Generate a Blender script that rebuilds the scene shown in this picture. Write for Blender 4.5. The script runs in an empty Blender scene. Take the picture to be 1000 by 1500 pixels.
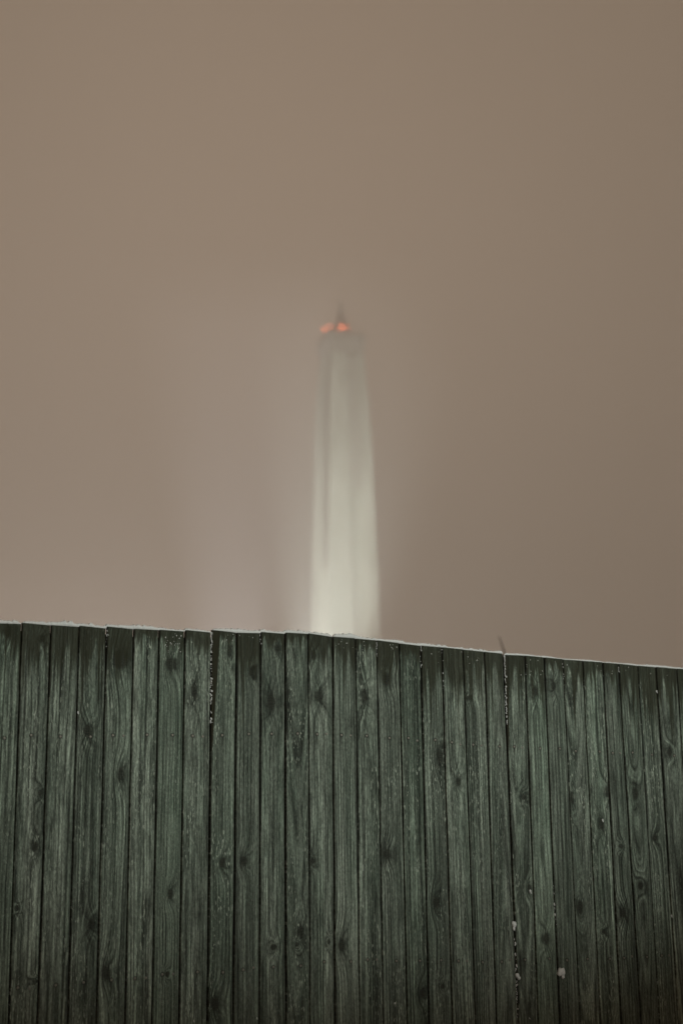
import bpy, bmesh, math, random
from mathutils import Vector, Matrix, noise

rnd = random.Random(7)
scene = bpy.context.scene
C = scene.collection

# ------------------------------------------------------------------ camera
PITCH, ROLL = math.radians(13.3), math.atan(115 / 8797)
CAM = Vector((0, 0, 1.6))
fw = Vector((0, math.cos(PITCH), math.sin(PITCH)))
up0 = Vector((0, -math.sin(PITCH), math.cos(PITCH)))
rt0 = Vector((1, 0, 0))
up = math.cos(ROLL) * up0 + math.sin(ROLL) * rt0
rt = math.cos(ROLL) * rt0 - math.sin(ROLL) * up0
cd = bpy.data.cameras.new('camera')
cam = bpy.data.objects.new('camera', cd)
C.objects.link(cam)
cam.matrix_world = Matrix(((rt.x, up.x, -fw.x, CAM.x), (rt.y, up.y, -fw.y, CAM.y),
                           (rt.z, up.z, -fw.z, CAM.z), (0, 0, 0, 1)))
cd.sensor_fit = 'HORIZONTAL'
cd.sensor_width = 24.0
cd.lens = 50.0
cd.clip_end = 3000
cd.dof.use_dof = True
cd.dof.focus_distance = 6.45
cd.dof.aperture_fstop = 1.45
scene.camera = cam

# ------------------------------------------------------------------ sky: night cloud lit by the town
world = bpy.data.worlds.new('World')
scene.world = world
world.use_nodes = True
wn, wl = world.node_tree.nodes, world.node_tree.links
wbg = wn['Background']
wtc = wn.new('ShaderNodeTexCoord')
wdot = wn.new('ShaderNodeVectorMath'); wdot.operation = 'DOT_PRODUCT'
GLOW = Vector((-0.08, 0.94, 0.33)).normalized()
wdot.inputs[1].default_value = GLOW
wl.new(wtc.outputs['Generated'], wdot.inputs[0])
wmr = wn.new('ShaderNodeMapRange')
wmr.inputs['From Min'].default_value = -1; wmr.inputs['From Max'].default_value = 1
wmr.inputs['To Min'].default_value = 0.0; wmr.inputs['To Max'].default_value = 1.0
wl.new(wdot.outputs['Value'], wmr.inputs['Value'])
wpw = wn.new('ShaderNodeMath'); wpw.operation = 'POWER'; wpw.inputs[1].default_value = 40.0
wl.new(wmr.outputs['Result'], wpw.inputs[0])
wmx = wn.new('ShaderNodeMix'); wmx.data_type = 'RGBA'
wmx.inputs['A'].default_value = (0.57, 0.425, 0.298, 1)
wmx.inputs['B'].default_value = (1.34, 1.0, 0.74, 1)
wl.new(wpw.outputs[0], wmx.inputs['Factor'])
wl.new(wmx.outputs['Result'], wbg.inputs['Color'])
wbg.inputs['Strength'].default_value = 0.435

# ------------------------------------------------------------------ exposure and renderer
scene.view_settings.view_transform = 'Standard'
scene.view_settings.look = 'None'
scene.view_settings.exposure = 0.0
scene.view_settings.gamma = 1.0
scene.view_settings.use_curve_mapping = False
scene.render.engine = 'CYCLES'
cy = scene.cycles
cy.volume_bounces = 3
cy.max_bounces = 6
cy.use_denoising = True
cy.sample_clamp_direct = 4.0
cy.sample_clamp_indirect = 0.8

# ------------------------------------------------------------------ tower floodlights, added fill lights
def spot(name, loc, target, power, size, blend, col, rad=0.25):
    ld = bpy.data.lights.new(name, 'SPOT')
    ld.energy = power; ld.spot_size = math.radians(size); ld.spot_blend = blend
    ld.color = col; ld.shadow_soft_size = rad
    o = bpy.data.objects.new(name, ld); C.objects.link(o)
    o.location = loc
    o.rotation_euler = (Vector(target) - Vector(loc)).to_track_quat('-Z', 'Y').to_euler()
    return o

FLOOD = (0.945, 1.0, 0.93)
KT = 4.5                                   # tower lengths below are per 150 m of distance; it stands KT times as far
spot('floodlight', (-12.0 * KT, 146.0 * KT, 1.0), (-10.5 * KT, 150 * KT, 50 * KT), 400000 * KT * KT, 30, 1.0, (0.97, 0.96, 1.0), 0.6)
spot('floodlight', (-22.0 * KT, 120.0 * KT, 1.0), (0.0, 150 * KT, 26 * KT), 150000 * KT * KT, 40, 1.0, FLOOD, 0.6).scale = (0.4, 1.0, 1.0)
spot('floodlight', (-3.0 * KT, 104.0 * KT, 1.0), (0.6 * KT, 150 * KT, 46 * KT), 460000 * KT * KT, 46, 1.0, FLOOD, 0.6).scale = (0.43, 1.0, 1.0)
# added fill spot behind the camera, unseen, pools light on the upper fence
spot('fence_fill', (7.5, -3.0, 5.2), (0.3, 6.7, 2.48), 4700, 16.6, 1.0, (0.92, 1.0, 0.94), 0.12).scale = (2.15, 1.0, 1.0)
# added point light, unseen behind the fence, widens the warm fog glow
def point(name, loc, power, col, rad):
    ld = bpy.data.lights.new(name, 'POINT'); ld.energy = power; ld.color = col; ld.shadow_soft_size = rad
    o = bpy.data.objects.new(name, ld); C.objects.link(o); o.location = loc
point('fog_fill', (-95, 560, 9), 900000, (1.0, 0.86, 0.76), 1.0)

# ------------------------------------------------------------------ helpers
def mesh_obj(name, bm, mat, parent=None, smooth=False):
    me = bpy.data.meshes.new(name)
    bm.to_mesh(me); bm.free()
    if smooth:
        for p in me.polygons: p.use_smooth = True
    me.materials.append(mat)
    o = bpy.data.objects.new(name, me); C.objects.link(o)
    if parent: o.parent = parent
    return o

def thing(name, label, cat, loc=(0, 0, 0), rotz=0, group=None):
    o = bpy.data.objects.new(name, None); C.objects.link(o)
    o.location = loc; o.rotation_euler = (0, 0, rotz)
    o['label'] = label; o['category'] = cat
    if group: o['group'] = group
    return o

def tag(o, label, cat, group=None, kind=None):
    o['label'] = label; o['category'] = cat
    if group: o['group'] = group
    if kind: o['kind'] = kind
    return o

class NT:
    """tiny node-graph writer"""
    def __init__(s, name):
        s.m = bpy.data.materials.new(name); s.m.use_nodes = True
        s.t = s.m.node_tree; s.b = s.t.nodes['Principled BSDF']
    def put(s, sock, v):
        if isinstance(v, bpy.types.NodeSocket): s.t.links.new(v, sock)
        elif v is not None: sock.default_value = v
    def math(s, op, a, b=None, c=None, clamp=False):
        n = s.t.nodes.new('ShaderNodeMath'); n.operation = op; n.use_clamp = clamp
        for i, v in enumerate((a, b, c)):
            if v is not None: s.put(n.inputs[i], v)
        return n.outputs[0]
    def add(s, a, b): return s.math('ADD', a, b)
    def sub(s, a, b): return s.math('SUBTRACT', a, b)
    def mul(s, a, b): return s.math('MULTIPLY', a, b)
    def div(s, a, b): return s.math('DIVIDE', a, b)
    def attr(s, name):
        n = s.t.nodes.new('ShaderNodeAttribute'); n.attribute_type = 'OBJECT'; n.attribute_name = name
        return n
    def sep(s, v):
        n = s.t.nodes.new('ShaderNodeSeparateXYZ'); s.put(n.inputs[0], v); return n.outputs
    def comb(s, x, y, z):
        n = s.t.nodes.new('ShaderNodeCombineXYZ')
        for i, v in enumerate((x, y, z)): s.put(n.inputs[i], v)
        return n.outputs[0]
    def obj(s):
        return s.t.nodes.new('ShaderNodeTexCoord').outputs['Object']
    def noise(s, vec, scale=1.0, detail=3.0, rough=0.5):
        n = s.t.nodes.new('ShaderNodeTexNoise')
        s.put(n.inputs['Vector'], vec); n.inputs['Scale'].default_value = scale
        n.inputs['Detail'].default_value = detail; n.inputs['Roughness'].default_value = rough
        return n.outputs['Fac']
    def step(s, v, lo, hi):
        n = s.t.nodes.new('ShaderNodeMapRange'); n.interpolation_type = 'SMOOTHSTEP'
        s.put(n.inputs['Value'], v); s.put(n.inputs['From Min'], lo); s.put(n.inputs['From Max'], hi)
        return n.outputs['Result']
    def mix(s, f, a, b):
        n = s.t.nodes.new('ShaderNodeMix'); n.data_type = 'RGBA'
        s.put(n.inputs['Factor'], f); s.put(n.inputs['A'], a); s.put(n.inputs['B'], b)
        return n.outputs['Result']
    def bump(s, h, strength, dist):
        n = s.t.nodes.new('ShaderNodeBump')
        n.inputs['Strength'].default_value = strength; n.inputs['Distance'].default_value = dist
        s.put(n.inputs['Height'], h); s.t.links.new(n.outputs[0], s.b.inputs['Normal'])

# ------------------------------------------------------------------ materials
def wood_material():
    g = NT('weathered_green_wood')
    x, y, z = g.sep(g.obj())
    seed = g.attr('seed').outputs['Fac']
    so_ = g.mul(seed, 37.0)
    rx, ry, rz = g.sep(g.attr('ring').outputs['Vector'])      # curvature, drift, slant
    # grain field, in growth rings
    wob = g.noise(g.comb(g.mul(x, 7.0), so_, g.mul(z, 0.9)), 1.0, 2.0)
    wob2 = g.noise(g.comb(g.mul(x, 30.0), so_, g.mul(z, 5.0)), 1.0, 2.0)
    xc = g.div(x, 0.055)
    F = g.add(g.mul(g.mul(xc, xc), rx), g.mul(z, ry))
    F = g.add(F, g.mul(xc, rz))
    F = g.add(F, g.mul(wob, 2.1))
    F = g.add(F, g.mul(wob2, 0.5))
    core = None; halo = None
    kn = g.noise(g.comb(g.mul(x, 70.0), so_, g.mul(z, 45.0)), 1.0, 3.0)
    for i in range(5):
        kx, kz, kr = g.sep(g.attr('knot%d' % i).outputs['Vector'])
        ke = g.attr('knot%d' % i).outputs['Alpha']
        asp = g.attr('aspect%d' % i).outputs['Fac']
        dx = g.div(g.sub(x, kx), g.math('MAXIMUM', kr, 0.0005))
        dz = g.div(g.sub(z, kz), g.math('MAXIMUM', g.mul(kr, asp), 0.0005))
        d2 = g.add(g.mul(dx, dx), g.mul(dz, dz))
        # tail of disturbed grain is drawn out along the board
        dzt = g.mul(dz, 0.42)
        d2t = g.add(g.mul(g.mul(dx, dx), 0.30), g.mul(dzt, dzt))
        F = g.add(F, g.mul(g.math('EXPONENT', g.mul(d2t, -1.1)), 2.8))
        dd = g.add(g.math('SQRT', d2), g.mul(g.sub(kn, 0.5), 0.75))
        c = g.sub(1.0, g.step(dd, 0.55, 1.05))
        h = g.sub(1.0, g.step(dd, 0.7, 2.3))
        core = c if core is None else g.math('MAXIMUM', core, c)
        halo = h if halo is None else g.math('MAXIMUM', halo, h)
    ring = g.math('SINE', g.mul(F, 6.2832))
    ring = g.add(g.mul(ring, 0.5), 0.5)
    late = g.math('POWER', ring, 2.5)
    rsoft = g.noise(g.comb(g.mul(x, 40.0), so_, g.mul(z, 2.2)), 1.0, 2.0)
    late = g.mul(late, g.step(rsoft, 0.25, 0.7))
    fibre = g.noise(g.comb(g.add(g.mul(x, 210.0), g.mul(F, 1.5)), so_, g.mul(z, 6.0)), 1.0, 4.0, 0.7)
    fib2 = g.step(g.noise(g.comb(g.mul(F, 1.25), g.add(so_, 3.0), g.mul(z, 0.9)), 1.0, 3.0, 0.6), 0.18, 0.82)
    grain_fine = g.noise(g.comb(g.mul(x, 300.0), so_, g.mul(z, 75.0)), 1.0, 2.0)
    blot = g.noise(g.comb(g.mul(x, 9.0), g.add(so_, 9.0), g.mul(z, 2.6)), 1.0, 3.0)
    blot2 = g.noise(g.comb(g.mul(x, 22.0), g.add(so_, 19.0), g.mul(z, 1.2)), 1.0, 2.0)
    # colour: worn green stain over greying wood
    tone = g.attr('tone').outputs['Fac']
    stain = g.mix(g.step(blot, 0.3, 0.7), (0.098, 0.126, 0.098, 1), (0.150, 0.182, 0.144, 1))
    grey = g.mix(g.step(blot2, 0.3, 0.7), (0.102, 0.120, 0.098, 1), (0.160, 0.182, 0.150, 1))
    col = g.mix(g.math('ADD', tone, g.mul(g.sub(blot2, 0.5), 1.2), clamp=True), stain, grey)
    shade = g.sub(1.10, g.mul(late, 0.44))
    shade = g.mul(shade, g.math('MAXIMUM', g.add(-0.15, g.mul(fibre, 2.3)), 0.15))
    shade = g.mul(shade, g.add(0.56, g.mul(fib2, 0.88)))
    shade = g.mul(shade, g.add(0.45, g.mul(grain_fine, 1.10)))
    shade = g.mul(shade, g.attr('value').outputs['Fac'])
    shade = g.mul(shade, g.sub(1.0, g.mul(halo, 0.22)))
    dark = g.step(blot, 0.62, 0.80)
    shade = g.mul(shade, g.sub(1.0, g.mul(dark, 0.45)))
    shade = g.mul(g.math('POWER', g.math('MAXIMUM', shade, 0.02), 1.85), 0.59)
    cm = g.t.nodes.new('ShaderNodeVectorMath'); cm.operation = 'SCALE'
    g.put(cm.inputs[0], col); g.put(cm.inputs['Scale'], shade)
    col = cm.outputs[0]
    # pale splinters where the stain has lifted
    fl = g.noise(g.comb(g.mul(x, 230.0), g.add(so_, 5.0), g.mul(z, 38.0)), 1.0, 1.0)
    flm = g.noise(g.comb(g.mul(x, 16.0), g.add(so_, 6.0), g.mul(z, 3.0)), 1.0, 2.0)
    fle = g.mul(g.step(fl, 0.62, 0.71), g.step(flm, 0.38, 0.60))
    fle = g.mul(fle, g.attr('fleck').outputs['Fac'])
    col = g.mix(g.mul(fle, 0.8), col, (0.34, 0.375, 0.31, 1))
    # knots
    krt = g.math('SINE', g.mul(g.add(kn, g.mul(z, 30.0)), 18.0))
    kcol = g.mix(g.add(0.5, g.mul(krt, 0.25)), (0.008, 0.009, 0.007, 1), (0.028, 0.030, 0.024, 1))
    col = g.mix(g.mul(core, 0.82), col, kcol)
    # iron stain round and below each nail
    for q in range(2):
        nx, nz, _n = g.sep(g.attr('nail%d' % q).outputs['Vector'])
        ddx = g.sub(x, nx); ddz = g.sub(z, nz)
        nd = g.math('SQRT', g.add(g.mul(ddx, ddx), g.mul(ddz, ddz)))
        spotm = g.sub(1.0, g.step(nd, 0.006, 0.013))
        wid = g.add(0.002, g.mul(fibre, 0.006))
        run = g.mul(g.sub(1.0, g.step(g.math('ABSOLUTE', ddx), g.mul(wid, 0.4), wid)), g.mul(g.step(ddz, -0.075, -0.01), g.sub(1.0, g.step(ddz, -0.006, 0.004))))
        col = g.mix(g.mul(g.math('MAXIMUM', spotm, g.mul(run, 0.7)), 0.75), col, (0.012, 0.012, 0.010, 1))
    # meltwater soaking down from the cut top
    top = g.attr('top').outputs['Fac']; wet = g.attr('wet').outputs['Fac']
    tilt = g.attr('toptilt').outputs['Fac']
    down = g.sub(g.add(top, g.mul(tilt, x)), z)
    s1 = g.noise(g.comb(g.mul(x, 45.0), g.add(so_, 12.0), g.mul(z, 1.5)), 1.0, 1.0)
    s2 = g.noise(g.comb(g.mul(x, 190.0), g.add(so_, 14.0), g.mul(z, 3.0)), 1.0, 2.0)
    reach = g.mul(wet, g.add(g.mul(g.step(s1, 0.28, 0.78), 1.5), g.mul(s2, 1.0)))
    s3 = g.noise(g.comb(g.mul(x, 85.0), g.add(so_, 15.0), g.mul(z, 0.8)), 1.0, 1.0)
    reach = g.add(reach, g.mul(wet, g.mul(g.step(s3, 0.56, 0.72), 1.8)))
    wm = g.sub(1.0, g.step(down, g.mul(reach, 0.45), reach))
    wcol = g.mix(s2, (0.005, 0.006, 0.003, 1), (0.026, 0.026, 0.014, 1))
    wtint = g.mix(0.08, wcol, col)
    col = g.mix(g.mul(wm, 0.92), col, wtint)
    # wane: bark edge left on the board
    wx, wz, ww = g.sep(g.attr('wane').outputs['Vector'])      # left edge x, end height, width at the top
    wf = g.math('DIVIDE', g.sub(z, wz), g.math('MAXIMUM', g.sub(top, wz), 0.01), clamp=True)
    wedge = g.add(wx, g.mul(ww, wf))
    wam = g.mul(g.sub(1.0, g.step(g.sub(g.add(x, g.mul(g.sub(s2, 0.5), 0.006)), wedge), -0.002, 0.002)), g.step(wf, 0.0, 0.02))
    col = g.mix(wam, col, g.mix(s2, (0.008, 0.009, 0.006, 1), (0.030, 0.028, 0.017, 1)))
    g.put(g.b.inputs['Base Color'], col)
    g.put(g.b.inputs['Roughness'], g.sub(0.86, g.mul(wm, 0.22)))
    g.b.inputs['Specular IOR Level'].default_value = 0.05
    ht = g.sub(g.mul(fibre, 0.9), g.mul(late, 0.55))
    ht = g.add(ht, g.mul(grain_fine, 0.3))
    ht = g.add(ht, g.mul(fib2, 0.8))
    ht = g.sub(ht, g.mul(core, 0.6))
    g.bump(ht, 0.75, 0.0022)
    return g.m

def snow_material():
    g = NT('old_snow')
    o = g.obj()
    n = g.noise(o, 260.0, 3.0)
    g.put(g.b.inputs['Base Color'], g.mix(n, (0.44, 0.44, 0.43, 1), (0.60, 0.60, 0.59, 1)))
    g.b.inputs['Roughness'].default_value = 0.8
    g.b.inputs['Specular IOR Level'].default_value = 0.2
    g.b.inputs['Subsurface Weight'].default_value = 0.0
    g.bump(g.noise(o, 420.0, 3.0), 0.6, 0.003)
    return g.m

def concrete_material():
    g = NT('pale_render')
    x, y, z = g.sep(g.obj())
    x, y, z = g.div(x, KT), g.div(y, KT), g.div(z, KT)
    n1 = g.noise(g.comb(x, y, g.mul(z, 0.35)), 0.55, 4.0, 0.6)
    n2 = g.noise(g.comb(g.mul(x, 1.6), g.mul(y, 1.6), g.mul(z, 0.12)), 1.0, 3.0)
    n3 = g.noise(g.obj(), 1.4 / KT, 3.0)
    col = g.mix(g.step(n1, 0.32, 0.68), (0.44, 0.465, 0.40, 1), (0.645, 0.67, 0.595, 1))
    col = g.mix(g.mul(g.step(n2, 0.52, 0.78), 0.35), col, (0.36, 0.36, 0.31, 1))
    col = g.mix(g.mul(g.step(n3, 0.58, 0.75), 0.25), col, (0.40, 0.38, 0.32, 1))
    g.put(g.b.inputs['Base Color'], col)
    g.b.inputs['Roughness'].default_value = 0.9
    g.bump(n3, 0.4, 0.15)
    return g.m

def plain(name, c, rough=0.7, var=0.3, scale=12.0, metal=0.0):
    g = NT(name)
    n = g.noise(g.obj(), scale, 3.0)
    d = tuple(v * (1 - var) for v in c) + (1,)
    l = tuple(v * (1 + var) for v in c) + (1,)
    g.put(g.b.inputs['Base Color'], g.mix(n, d, l))
    g.b.inputs['Roughness'].default_value = rough
    g.b.inputs['Metallic'].default_value = metal
    g.b.inputs['Specular IOR Level'].default_value = 0.1
    return g.m

def lamp_glow():
    g = NT('red_beacon_glass')
    g.b.inputs['Base Color'].default_value = (0.4, 0.03, 0.02, 1)
    g.b.inputs['Emission Color'].default_value = (1.0, 0.20, 0.075, 1)
    g.b.inputs['Emission Strength'].default_value = 36.0
    return g.m

M_WOOD = wood_material()
M_SNOW = snow_material()
M_TOWER = concrete_material()
M_DARK = plain('dark_cornice_stone', (0.36, 0.345, 0.31), 0.9, 0.25, 1.0)
M_BAY = plain('recess_shade_grey', (0.36, 0.36, 0.32), 0.9, 0.2, 0.5)  # recess shade put into the colour, darker for the left face
M_BAY2 = plain('recess_shade_pale', (0.47, 0.47, 0.42), 0.9, 0.2, 0.5)
M_METAL = plain('dark_painted_steel', (0.05, 0.05, 0.05), 0.6, 0.25, 3.0)
M_JOINT_SHADE = plain('joint_shade_black', (0.010, 0.010, 0.010), 0.95, 0.3, 60.0)  # near-black colour standing in for the shade between planks
M_NAIL = plain('rusted_nail', (0.14, 0.13, 0.11), 0.6, 0.4, 300.0, 0.6)
M_TWIG = plain('bare_bark', (0.045, 0.038, 0.03), 0.9, 0.3, 40.0)
M_RED = lamp_glow()

# ------------------------------------------------------------------ ground
def ground():
    bm = bmesh.new()
    N = 60
    vs = []
    for j in range(N + 1):
        for i in range(N + 1):
            X = -2000 + 4000 * i / N; Y = -1300 + 4000 * j / N
            Z = 0.0 if math.hypot(X, Y - 6) < 40 else 0.35 * noise.noise(Vector((X * 0.02, Y * 0.02, 0)))
            vs.append(bm.verts.new((X, Y, Z)))
    for j in range(N):
        for i in range(N):
            a = j * (N + 1) + i
            bm.faces.new((vs[a], vs[a + 1], vs[a + N + 2], vs[a + N + 1]))
    o = mesh_obj('ground', bm, M_SNOW, smooth=True)
    o['kind'] = 'structure'
    o['label'] = 'snow covered ground hidden behind and below the fence'
ground()

# ------------------------------------------------------------------ fence
FROT = math.atan(0.508)
fence = thing('plank_fence', 'tall weathered green plank fence with a thin line of snow along its top',
              'fence', (0, 6.5, 0), FROT)
# board joints: position along the fence at the top, height of the cut there, position at 0.85 m above the ground
J = [(-1.4873, 2.5192, -1.4779), (-1.3646, 2.5206, -1.3648), (-1.2435, 2.5219, -1.2425), (-1.1245, 2.5240, -1.1252),
     (-1.0051, 2.5261, -1.0075), (-.8898, 2.5279, -.8930), (-.7701, 2.5292, -.7759), (-.6476, 2.5335, -.6531),
     (-.5295, 2.5360, -.5367), (-.4120, 2.5400, -.4165), (-.2926, 2.5455, -.2948), (-.1773, 2.5502, -.1813),
     (-.0525, 2.5492, -.0621), (.0657, 2.5430, .0586), (.1766, 2.5387, .1737), (.2945, 2.5327, .2928),
     (.4116, 2.5272, .4047), (.5280, 2.5253, .5262), (.6441, 2.5200, .6461), (.7654, 2.5155, .7591),
     (.8729, 2.5111, .8760), (.9999, 2.5076, .9886), (1.1127, 2.5042, 1.1068), (1.2250, 2.5011, 1.2245),
     (1.3457, 2.4988, 1.3408), (1.4695, 2.4970, 1.4605), (1.5674, 2.4932, 1.5779), (1.6884, 2.4896, 1.6887),
     (1.8068, 2.4879, 1.8053), (1.9400, 2.4839, 1.9370)]
pre = []
u = J[0][0]
for i in range(14):
    u -= rnd.uniform(0.112, 0.126)
    pre.insert(0, (u, 2.518 + rnd.uniform(-.003, .003), u))
post = []
u = J[-1][0]
for i in range(44):
    u += rnd.uniform(0.112, 0.126)
    post.append((u, 2.482 - 0.0004 * i + rnd.uniform(-.003, .003), u))
NPRE = len(pre)
JJ = pre + J + post
# small steps of single boards against their joint line (left top, right top), in metres
STEP = {0: (0, 0), 1: (.0035, 0), 3: (.003, -.002), 4: (.004, -.001), 7: (.004, -.002), 8: (.006, 0), 10: (.004, -.001),
        11: (.003, 0), 12: (.002, -.004), 13: (-.003, 0), 15: (.001, 0), 16: (-.001, -.001), 21: (-.003, 0)}
# knots: along, height, half width, half height
KN = [(-1.547, 2.485, .014, .031), (-1.398, 2.462, .014, .017), (-1.386, 1.835, .014, .016), (-1.398, 1.622, .017, .024),
      (-1.46, 1.383, .008, .01), (-1.379, 1.103, .014, .008), (-1.197, 2.09, .022, .034), (-1.16, 1.311, .02, .024),
      (-1.063, 2.392, .042, .056), (-1.048, 1.91, .02, .036), (-1.092, 1.123, .023, .037), (-.833, 2.382, .032, .040),
      (-.833, 1.103, .009, .011), (-.821, 1.422, .015, .025), (-.725, 2.271, .016, .044), (-.563, 2.449, .013, .033),
      (-.589, 1.545, .017, .024), (-.619, .978, .025, .036), (-.458, 2.363, .013, .027), (-.491, 1.55, .020, .024),
      (-.362, 2.236, .025, .048), (-.332, 2.475, .016, .022), (-.354, 1.191, .014, .016), (-.225, 1.25, .018, .04),
      (-.245, 1.197, .01, .011), (-.152, 2.453, .020, .028), (-.126, 2.269, .024, .035), (-.164, 1.545, .012, .016),
      (-.028, 1.186, .02, .034), (.104, 2.277, .022, .042), (.223, 2.36, .028, .036), (.209, 1.569, .025, .031),
      (.498, 2.011, .024, .042), (.591, 1.896, .017, .026), (.458, 1.354, .020, .031), (.478, .989, .014, .015),
      (.375, .965, .020, .026), (.673, 2.291, .021, .015), (.957, 1.825, .018, .018), (1.047, 2.334, .018, .032),
      (.967, 1.402, .014, .022), (1.051, 1.173, .022, .036), (1.158, 2.365, .018, .027), (1.239, 1.82, .011, .032),
      (1.455, 1.854, .022, .038), (1.407, 1.699, .018, .035), (1.623, 1.848, .026, .038), (1.252, 1.307, .024, .040),
      (1.505, 1.277, .025, .031), (1.385, 1.192, .014, .015), (1.623, 1.403, .019, .028), (1.516, 1.591, .015, .015),
      (1.729, 1.628, .018, .022), (1.855, 2.054, .02, .023), (-.091, 1.203, .009, .014)]
NAILV = [(-9, 2.054), (-1.55, 2.054), (-.98, 2.075), (-.48, 2.086), (0, 2.100), (.34, 2.087), (.81, 2.061), (1.6, 2.043), (9, 2.04)]
def nail_height(u):
    for (a, va), (b, vb) in zip(NAILV, NAILV[1:]):
        if u <= b: return va + (vb - va) * (u - a) / (b - a)

def nail_mesh():
    bm = bmesh.new()
    n = 8
    prof = [(0.0058, 0.0005), (0.0054, -0.0014), (0.0032, -0.0020)]
    rows = []
    for r, y in prof:
        rows.append([bm.verts.new((r * math.cos(k * math.tau / n), y, r * math.sin(k * math.tau / n))) for k in range(n)])
    for a, b in zip(rows, rows[1:]):
        for k in range(n):
            bm.faces.new((a[k], a[(k + 1) % n], b[(k + 1) % n], b[k]))
    bm.faces.new(rows[-1])
    bmesh.ops.recalc_face_normals(bm, faces=bm.faces)
    me = bpy.data.meshes.new('nail'); bm.to_mesh(me); bm.free()
    me.materials.append(M_NAIL)
    return me
NAIL = nail_mesh()

TH = 0.024
TOPS = []          # board tops, for the snow
for bi in range(len(JJ) - 1):
    (L1, vL, L0), (R1, vR, R0) = JJ[bi], JJ[bi + 1]
    k = bi - NPRE + 1                     # board number as counted in view (1 = first whole one)
    r = random.Random(100 + bi)
    s = STEP.get(k, (r.uniform(-.001, .001), r.uniform(-.001, .001)))
    tl, tr = vL + 1.5 * s[0], vR + 1.5 * s[1]
    mid = 0.5 * (L1 + R1)
    y0 = r.uniform(-.0016, .0016)
    gl, gr = r.uniform(.0026, .0052), r.uniform(.0026, .0052)
    wane = None
    if k == 8: wane = (2.007, 0.036); gl = 0.006
    if k == 21: wane = (1.98, 0.024); gl = 0.0085
    bm = bmesh.new()
    rows = []
    levels = [0.0, 0.8, 1.15, 1.5, 1.8, 2.0, 2.15, 2.3, 2.42, None]
    wob = r.uniform(0, 100)
    for li, v in enumerate(levels):
        t = 1.0 if v is None else min(1, (v - 0.85) / (2.52 - 0.85))
        L = L0 + (L1 - L0) * t + 0.0012 * noise.noise(Vector((wob, (v or 2.5) * 3, 0)))
        R = R0 + (R1 - R0) * t + 0.0012 * noise.noise(Vector((wob + 7, (v or 2.5) * 3, 0)))
        yy = y0 + 0.0012 * noise.noise(Vector((wob + 3, (v or 2.5) * 1.2, 0)))
        b = 0.0028
        wl_, wd_ = b, b
        if wane and (v is None or v > wane[0] - 0.1):
            f = max(0.0, min(1.0, ((v or 2.52) - wane[0]) / (2.52 - wane[0])))
            wl_ = b + wane[1] * f; wd_ = b + 0.006 * f
        a, c = L + gl, R - gr
        prof = [(a + wl_, yy), ((a + c) / 2, yy - 0.0008), (c - b, yy), (c, yy + b), (c, yy + TH), (a, yy + TH), (a, yy + wd_)]
        row = []
        for (px, py) in prof:
            if v is None:
                fz = (px - L) / max(R - L, 1e-4)
                z = tl + (tr - tl) * fz + r.uniform(-.0012, .0012)
            else:
                z = v
            row.append(bm.verts.new((px - mid, py, z)))
        rows.append(row)
    n = len(rows[0])
    for A, B in zip(rows, rows[1:]):
        for q in range(n):
            bm.faces.new((A[q], A[(q + 1) % n], B[(q + 1) % n], B[q]))
    bm.faces.new(rows[-1]); bm.faces.new(rows[0][::-1])
    bmesh.ops.recalc_face_normals(bm, faces=bm.faces)
    p = mesh_obj('plank', bm, M_WOOD, fence)
    p.location = (mid, 0, 0)
    p['seed'] = r.uniform(0, 10)
    flat = r.random() < 0.30
    p['ring'] = [r.uniform(1.2, 3.2) * r.choice((-1, 1)) if flat else r.uniform(-.5, .5),
                 r.uniform(2.0, 6.0) * r.choice((-1, 1)) if flat else r.uniform(-.6, .6),
                 r.uniform(-1.0, 1.0) if flat else r.choice((-1, 1)) * r.uniform(2.5, 5.0)]
    p['tone'] = r.uniform(0.05, 0.85)
    p['value'] = r.uniform(0.90, 1.12)
    p['fleck'] = r.choice((0.25, 0.6, 0.9, 1.0))
    p['top'] = 0.5 * (tl + tr)
    p['toptilt'] = (tr - tl) / (R1 - L1)
    p['wet'] = r.choice((0.05, 0.08, 0.12, 0.16)) * (1.25 if k > 15 else 1.0)
    p['wane'] = [L1 + gl - mid, wane[0], wane[1]] if wane else [-9.0, 0.0, 0.0]
    inb = [q for q in KN if min(L0, L1) + .002 < q[0] < max(R0, R1) - .002]
    if not (0 <= k <= 29):
        inb = [(r.uniform(L1 + .03, R1 - .03), r.uniform(0.6, 2.45), r.uniform(.01, .02), r.uniform(.015, .04)) for _ in range(r.randint(0, 3))]
    for q in range(5):
        if q < len(inb):
            ku, kv, kw, kh = inb[q]
            p['knot%d' % q] = [ku - mid, kv, kw]; p['aspect%d' % q] = kh / kw
        else:
            p['knot%d' % q] = [5.0 + q, -9.0, 0.01]; p['aspect%d' % q] = 1.0
    for row, nv in enumerate((nail_height(mid), nail_height(mid) - 0.98)):
        for di, du in enumerate((r.uniform(-.012, .012),) if r.random() < .7 else (-.022, .024)):
            nl = bpy.data.objects.new('nail', NAIL); C.objects.link(nl)
            nl.parent = p
            nl.location = (du, y0 - 0.0012, nv + r.uniform(-.006, .006))
            if di == 0: p['nail%d' % row] = [nl.location.x, nl.location.z, 0.0]
    TOPS.append((L1 + gl, R1 - gr, tl, tr, y0, k))

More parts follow.
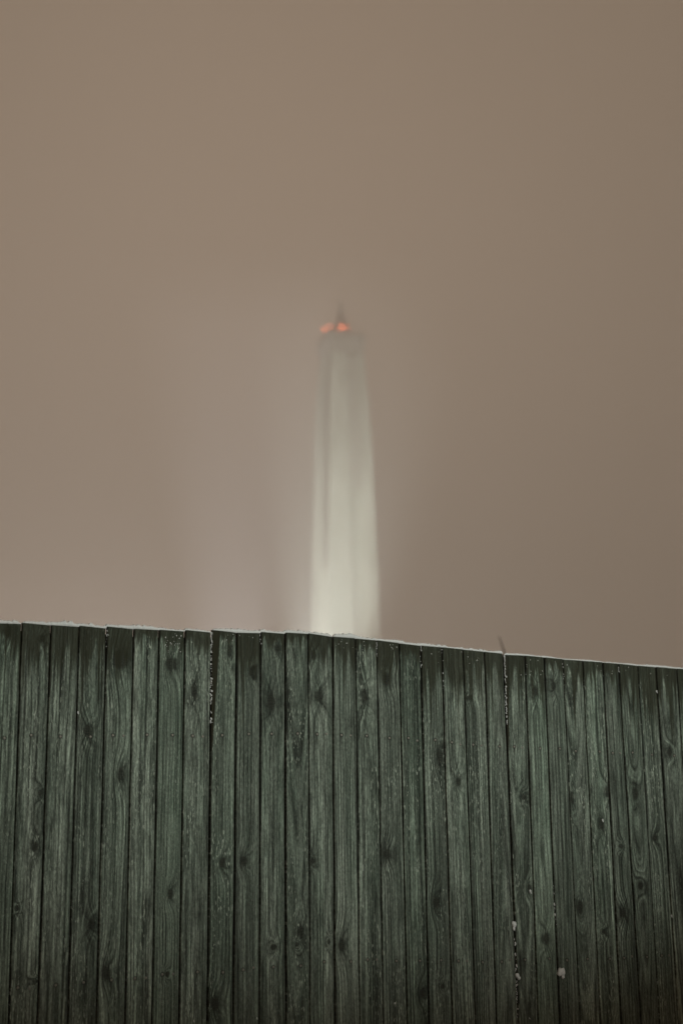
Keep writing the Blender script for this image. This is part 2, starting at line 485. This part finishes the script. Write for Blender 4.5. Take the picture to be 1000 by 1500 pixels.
bm = bmesh.new()  # added black sheet behind the planks, paints the joints' shade
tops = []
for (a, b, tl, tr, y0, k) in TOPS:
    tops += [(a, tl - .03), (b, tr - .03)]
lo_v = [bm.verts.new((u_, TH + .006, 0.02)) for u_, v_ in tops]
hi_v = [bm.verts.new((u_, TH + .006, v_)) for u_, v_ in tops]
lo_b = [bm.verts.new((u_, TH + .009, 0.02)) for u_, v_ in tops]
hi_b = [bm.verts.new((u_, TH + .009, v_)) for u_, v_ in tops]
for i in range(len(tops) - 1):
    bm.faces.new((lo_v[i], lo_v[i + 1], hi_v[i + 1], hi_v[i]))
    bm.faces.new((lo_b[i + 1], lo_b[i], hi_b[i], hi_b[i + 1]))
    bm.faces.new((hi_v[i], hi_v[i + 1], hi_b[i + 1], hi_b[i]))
joint_sheet = mesh_obj('joint_shade_sheet', bm, M_JOINT_SHADE, fence)
joint_sheet['label'] = 'black sheet added behind the planks as shade in their joints'

# ------------------------------------------------------------------ snow along the fence top
fm = Matrix.Translation((0, 6.5, 0)) @ Matrix.Rotation(FROT, 4, 'Z')
def snow_cap():
    bm = bmesh.new()
    nc = 9
    rows = []
    def close(rows):
        for A, B in zip(rows, rows[1:]):
            for q in range(nc - 1):
                bm.faces.new((A[q], B[q], B[q + 1], A[q + 1]))
            bm.faces.new((A[nc - 1], B[nc - 1], B[0], A[0]))
        if len(rows) > 1:
            bm.faces.new(rows[0]); bm.faces.new(rows[-1][::-1])
    for bi, (a, b, tl, tr, y0, k) in enumerate(TOPS):
        n = max(4, int((b - a) / 0.0028))
        lo = (k in (1, 8, 21, 13)) ; hi = (k in (0, 7, 20, 12))
        a2, b2 = a - 0.0015, b + 0.0015
        if not lo: a2 = a - 0.003
        for i in range(n + 1):
            t = i / n
            uu = a2 + (b2 - a2) * t
            base = tl + (tr - tl) * t - 0.0008
            h = 0.0112 + 0.0120 * noise.noise(Vector((uu * 9, 1.3, 0))) + 0.0140 * abs(noise.noise(Vector((uu * 34, 4.1, 0)))) + 0.0045 * noise.noise(Vector((uu * 110, 0, 0)))
            h = max(0.0035, h)
            if k > 20: h = h * 0.55 + 0.0015
            if lo and t < 0.10: h *= 0.25 + 7.5 * t
            if hi and t > 0.90: h *= 0.25 + 7.5 * (1 - t)
            row = []
            for q in range(nc):
                ang = math.pi * q / (nc - 1)
                w = 0.5 * TH + 0.0015 + 0.0018 * noise.noise(Vector((uu * 90, q * 0.7, 3)))
                yy = y0 + TH / 2 - math.cos(ang) * w
                zz = base + h * (math.sin(ang) ** 0.55) * (1 + 0.14 * noise.noise(Vector((uu * 200, q * 0.9, 8))))
                row.append(bm.verts.new(fm @ Vector((uu, yy, zz))))
            rows.append(row)
        if hi or bi == len(TOPS) - 1:
            close(rows); rows = []
    bmesh.ops.recalc_face_normals(bm, faces=bm.faces)
    o = mesh_obj('snow', bm, M_SNOW, smooth=True)
    tag(o, 'thin lumpy ridge of white snow lying along the top of the plank fence', 'snow', kind='stuff')
snow_cap()

def lump(bm, pos, rad, seed, squash=(1, .7, 1.1), sub=1, bumpy=0.35):
    r = bmesh.ops.create_icosphere(bm, subdivisions=sub, radius=1.0)
    for v in r['verts']:
        d = 1 + bumpy * noise.noise(v.co * 1.9 + Vector((seed, seed * 1.7, 0)))
        c = Vector((v.co.x * squash[0], v.co.y * squash[1], v.co.z * squash[2])) * rad * d
        v.co = Vector(pos) + c

# separate clumps caught on the boards
CL = [(.871, 1.235, .0155, (.75, .8, 1.35), 'narrow upright clump of snow caught in an open plank joint'),
      (.879, 1.013, .0135, (1.0, .8, 1.1), 'small round snow clump stuck in a plank joint under another clump'),
      (1.120, 1.008, .0210, (1.0, .8, 1.15), 'largest white snow clump, stuck on a plank above a dark hole')]
for i, (uu, vv, rad, sq, lab) in enumerate(CL):
    bm = bmesh.new()
    for j in range(6):
        rr = random.Random(i * 10 + j)
        lump(bm, (rr.uniform(-.55, .55) * rad * sq[0], -0.25 * rad, rr.uniform(-.6, .6) * rad * sq[2]), rad * rr.uniform(.42, .68), i * 9 + j * 3.1, sq, 2, .55)
    o = mesh_obj('snow_clump', bm, M_SNOW, smooth=True)
    o.matrix_world = fm @ Matrix.Translation((uu, 0, vv))
    tag(o, lab, 'snow', 'snow clumps stuck to the fence')

def frost():
    bm = bmesh.new()
    r = random.Random(5)
    def line(u0, u1, v0, v1, n, s0, s1, ys=(-.002, .006)):
        for i in range(n):
            t = r.random() ** 1.25
            lump(bm, (u0 + (u1 - u0) * t + r.gauss(0, .0022), r.uniform(*ys), v0 + (v1 - v0) * t), r.uniform(s0, s1), r.uniform(0, 50), (.9, .6, 1.5))
    def patch(ua, ub, va, vb, n, s0, s1):
        for i in range(n):
            lump(bm, (r.uniform(ua, ub), r.uniform(-.0025, .0), r.uniform(va, vb)), r.uniform(s0, s1), r.uniform(0, 50), (.8, .45, 1.4))
    line(-.6475, -.6475, 2.53, 2.13, 85, .0012, .0036)
    line(.879, .878, 2.51, 2.16, 85, .0012, .0036)
    line(-1.1225, -1.123, 2.52, 2.44, 9, .001, .0026)
    line(.1745, .1745, 2.53, 2.43, 12, .001, .0032)
    line(.409, .409, 2.52, 2.42, 10, .001, .003)
    line(.527, .527, 2.52, 2.30, 7, .001, .003)
    line(-.414, -.414, 2.54, 2.49, 8, .001, .003)
    line(1.222, 1.222, 2.49, 2.40, 7, .001, .003)
    line(1.566, 1.568, 2.48, 2.40, 6, .001, .003)
    line(.874, .8745, 1.25, .80, 40, .001, .0038)
    line(1.106, 1.106, 1.42, 1.22, 12, .001, .003)
    patch(-.87, -.785, 2.43, 2.52, 26, .001, .003)
    patch(-.04, .16, 2.49, 2.535, 12, .001, .0026)
    patch(.19, .28, 2.48, 2.525, 7, .001, .0026)
    patch(.42, .74, 2.45, 2.515, 13, .001, .0026)
    patch(.93, 1.25, 2.41, 2.495, 16, .001, .0026)
    patch(1.36, 1.9, 2.42, 2.485, 14, .001, .0024)
    patch(-.62, -.45, 2.50, 2.53, 7, .001, .0022)
    for (a, b, c) in [(.97, 1.39, .0075), (1.103, 1.327, .005), (1.104, 1.28, .005), (.232, .93, .0034), (1.341, .898, .0036),
                      (.877, 1.059, .0055), (.875, 1.159, .005), (.872, 1.11, .005), (1.412, 1.716, .006), (-1.24, 2.162, .0045),
                      (.937, .824, .003), (-.712, .914, .0034), (-.43, .908, .0034), (1.797, 2.361, .006), (1.801, 1.252, .0055)]:
        lump(bm, (a, -.0015, b), c, a * 11, (.8, .6, 1.3))
        lump(bm, (a + c * .5, -.0015, b - c), c * .6, b * 11, (.8, .6, 1.3))
    bm.transform(fm)
    o = mesh_obj('frost', bm, M_SNOW, smooth=True)
    tag(o, 'scattered frost crumbs clinging to plank joints and dark upper ends of the fence', 'frost', kind='stuff')
frost()

# ------------------------------------------------------------------ twig behind the fence
def tube(bm, pts, rads, n=6):
    rows = []
    for i, (p, rr) in enumerate(zip(pts, rads)):
        d = (Vector(pts[min(i + 1, len(pts) - 1)]) - Vector(pts[max(i - 1, 0)])).normalized()
        a = d.cross(Vector((0, 1, 0.13))).normalized(); b = d.cross(a)
        rows.append([bm.verts.new(Vector(p) + rr * (math.cos(k * math.tau / n) * a + math.sin(k * math.tau / n) * b)) for k in range(n)])
    for A, B in zip(rows, rows[1:]):
        for k in range(n): bm.faces.new((A[k], A[(k + 1) % n], B[(k + 1) % n], B[k]))
    bm.faces.new(rows[0][::-1]); bm.faces.new(rows[-1])
sap = thing('bare_sapling', 'thin dark bare twig tip poking up behind the gap in the fence top', 'sapling', (2.05, 16.0, 0))
bm = bmesh.new()
tube(bm, [(0, 0, 0), (-.02, 0, 1.2), (-.10, 0, 2.7), (-.21, 0, 3.65), (-.285, 0, 3.91)], [.034, .026, .018, .011, .004])
bmesh.ops.recalc_face_normals(bm, faces=bm.faces)
mesh_obj('trunk', bm, M_TWIG, sap, True)
for pts in ([(-.08, 0, 2.4), (.1, .1, 2.8), (.16, .15, 3.3)], [(-.05, 0, 1.8), (-.3, .1, 2.4), (-.38, .12, 3.1)]):
    bm = bmesh.new(); tube(bm, pts, [.012, .008, .004])
    bmesh.ops.recalc_face_normals(bm, faces=bm.faces)
    mesh_obj('branch', bm, M_TWIG, sap, True)

# ------------------------------------------------------------------ tower
TX, TY, TROT = 0.22 * KT, 150.0 * KT, math.radians(21.7)
tower = thing('floodlit_tower', 'tall pale floodlit tower tapering up into fog, with red lamps round its top', 'tower', (TX, TY, 0), TROT)
def zz(z): return max(0.0, 1.6 + (z - 1.6) * KT)

def half(z): return (3.27 - 0.0185 * z - max(0.0, z - 47.5) * 0.056) * KT
def ring(bm, z, pts): return [bm.verts.new((px, py, zz(z))) for px, py in pts]
def loft(bm, rows, cap0=True):
    n = len(rows[0])
    for A, B in zip(rows, rows[1:]):
        for q in range(n):
            bm.faces.new((A[q], A[(q + 1) % n], B[(q + 1) % n], B[q]))
    bm.faces.new(rows[-1])
    if cap0: bm.faces.new(rows[0][::-1])
    bmesh.ops.recalc_face_normals(bm, faces=bm.faces)

LV = [(0, .12), (20, .14), (28, .22), (38.6, .34), (38.75, .46), (46, .5), (50, .55), (54.6, .6)]
def shaft():
    bm = bmesh.new()
    rows = []
    for z, dep in LV:
        a = half(z); b0, b1 = -0.06 * a, 0.52 * a; dep *= KT
        out = []
        for f in range(4):
            b1 = (0.90 if f == 3 else 0.52) * a
            c, s_ = math.cos(f * math.pi / 2), math.sin(f * math.pi / 2)
            for (px, py) in [(-a, -a), (b0, -a), (b0, -a + dep), (b1, -a + dep), (b1, -a)]:
                out.append((px * c - py * s_, px * s_ + py * c))
        rows.append(ring(bm, z, out))
    loft(bm, rows, False)
    return mesh_obj('shaft', bm, M_TOWER, tower)
shaft()
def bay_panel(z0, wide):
    """strip in the recess of one face, its darker colour standing in for shade"""
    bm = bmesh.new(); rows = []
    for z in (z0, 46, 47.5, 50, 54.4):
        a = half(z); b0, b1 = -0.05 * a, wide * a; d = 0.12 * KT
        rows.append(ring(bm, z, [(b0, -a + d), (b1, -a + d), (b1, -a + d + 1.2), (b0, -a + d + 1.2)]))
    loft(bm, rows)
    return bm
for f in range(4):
    p = mesh_obj('recess_shade_strip', bay_panel(30.5 if f == 3 else 39.2, 0.89 if f == 3 else 0.51), M_BAY if f == 3 else M_BAY2, tower)
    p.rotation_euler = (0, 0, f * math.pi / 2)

def squares(name, lv, mat):
    bm = bmesh.new()
    rows = [ring(bm, z, [(sx * a * KT, sy * a * KT) for sx, sy in ((-1, -1), (1, -1), (1, 1), (-1, 1))]) for z, a in lv]
    loft(bm, rows)
    return mesh_obj(name, bm, mat, tower)
squares('cornice', [(54.6, 1.87), (55.3, 1.90), (55.9, 2.03), (56.5, 2.05), (56.9, 2.05)], M_DARK)
def railing():
    bm = bmesh.new(); a = 1.95 * KT
    cs = [(-a, -a), (a, -a), (a, a), (-a, a)]
    for (p, q) in zip(cs, cs[1:] + cs[:1]):
        for h in (57.15, 57.35):
            tube(bm, [(p[0], p[1], zz(h)), (q[0], q[1], zz(h))], [.07, .07], 5)
        for t in range(12):
            px, py = p[0] + (q[0] - p[0]) * t / 12, p[1] + (q[1] - p[1]) * t / 12
            tube(bm, [(px, py, zz(56.9)), (px, py + .001, zz(57.35))], [.05, .05], 5)
    return mesh_obj('railing', bm, M_METAL, tower)
railing()
squares('lantern', [(56.9, 0.85), (58.3, 0.75), (58.32, 0.82), (58.9, 0.6)], M_DARK)
squares('spire', [(58.9, 0.42), (60.0, 0.24), (61.7, 0.04)], M_DARK)

def bulb_mesh():
    bm = bmesh.new()
    bmesh.ops.create_uvsphere(bm, u_segments=12, v_segments=8, radius=0.17 * KT)
    for v in bm.verts:
        v.co.z *= 1.25
    me = bpy.data.meshes.new('beacon_bulb'); bm.to_mesh(me); bm.free()
    for p in me.polygons: p.use_smooth = True
    me.materials.append(M_RED)
    return me
BULB = bulb_mesh()
inv = (Matrix.Translation((TX, TY, 0)) @ Matrix.Rotation(TROT, 4, 'Z')).inverted()
for i, (wx, wy, wz, sc_) in enumerate([(-1.62, 148.4, 57.45, 1.0), (-1.02, 148.0, 57.62, .72), (.27, 148.2, 57.6, 1.15), (.86, 147.9, 57.5, .55)]):
    l = inv @ Vector((wx * KT, wy * KT, zz(wz)))
    bm = bmesh.new()
    tube(bm, [(0, 0, zz(56.9) - zz(wz)), (0, .001, -.15 * KT)], [.12, .12], 6)
    tube(bm, [(0, 0, -.22 * KT), (0, .001, -.13 * KT)], [.16 * KT, .16 * KT], 8)
    b = mesh_obj('beacon', bm, M_METAL, tower); b.location = l
    g_ = bpy.data.objects.new('beacon_bulb', BULB); C.objects.link(g_); g_.parent = b; g_.scale = (sc_,) * 3
    g_['label'] = 'lit red lamp'

# ------------------------------------------------------------------ fog
def haze():
    bm = bmesh.new()
    bmesh.ops.create_cube(bm, size=1.0)
    for v in bm.verts:
        v.co = Vector((v.co.x * 4020, 700 + v.co.y * 4020, -1.6 + (v.co.z + .5) * 279.0))
    m = bpy.data.materials.new('fog'); m.use_nodes = True
    t = m.node_tree; t.nodes.clear()
    o = t.nodes.new('ShaderNodeOutputMaterial'); p = t.nodes.new('ShaderNodeVolumePrincipled')
    p.inputs['Color'].default_value = (0.995, 0.987, 0.98, 1)
    p.inputs['Density'].default_value = 0.0024
    p.inputs['Anisotropy'].default_value = 0.0
    t.links.new(p.outputs[0], o.inputs['Volume'])
    h = mesh_obj('haze', bm, m)
    h['kind'] = 'stuff'
    tag(h, 'brown night fog hanging round the tower', 'fog', kind='stuff')
haze()
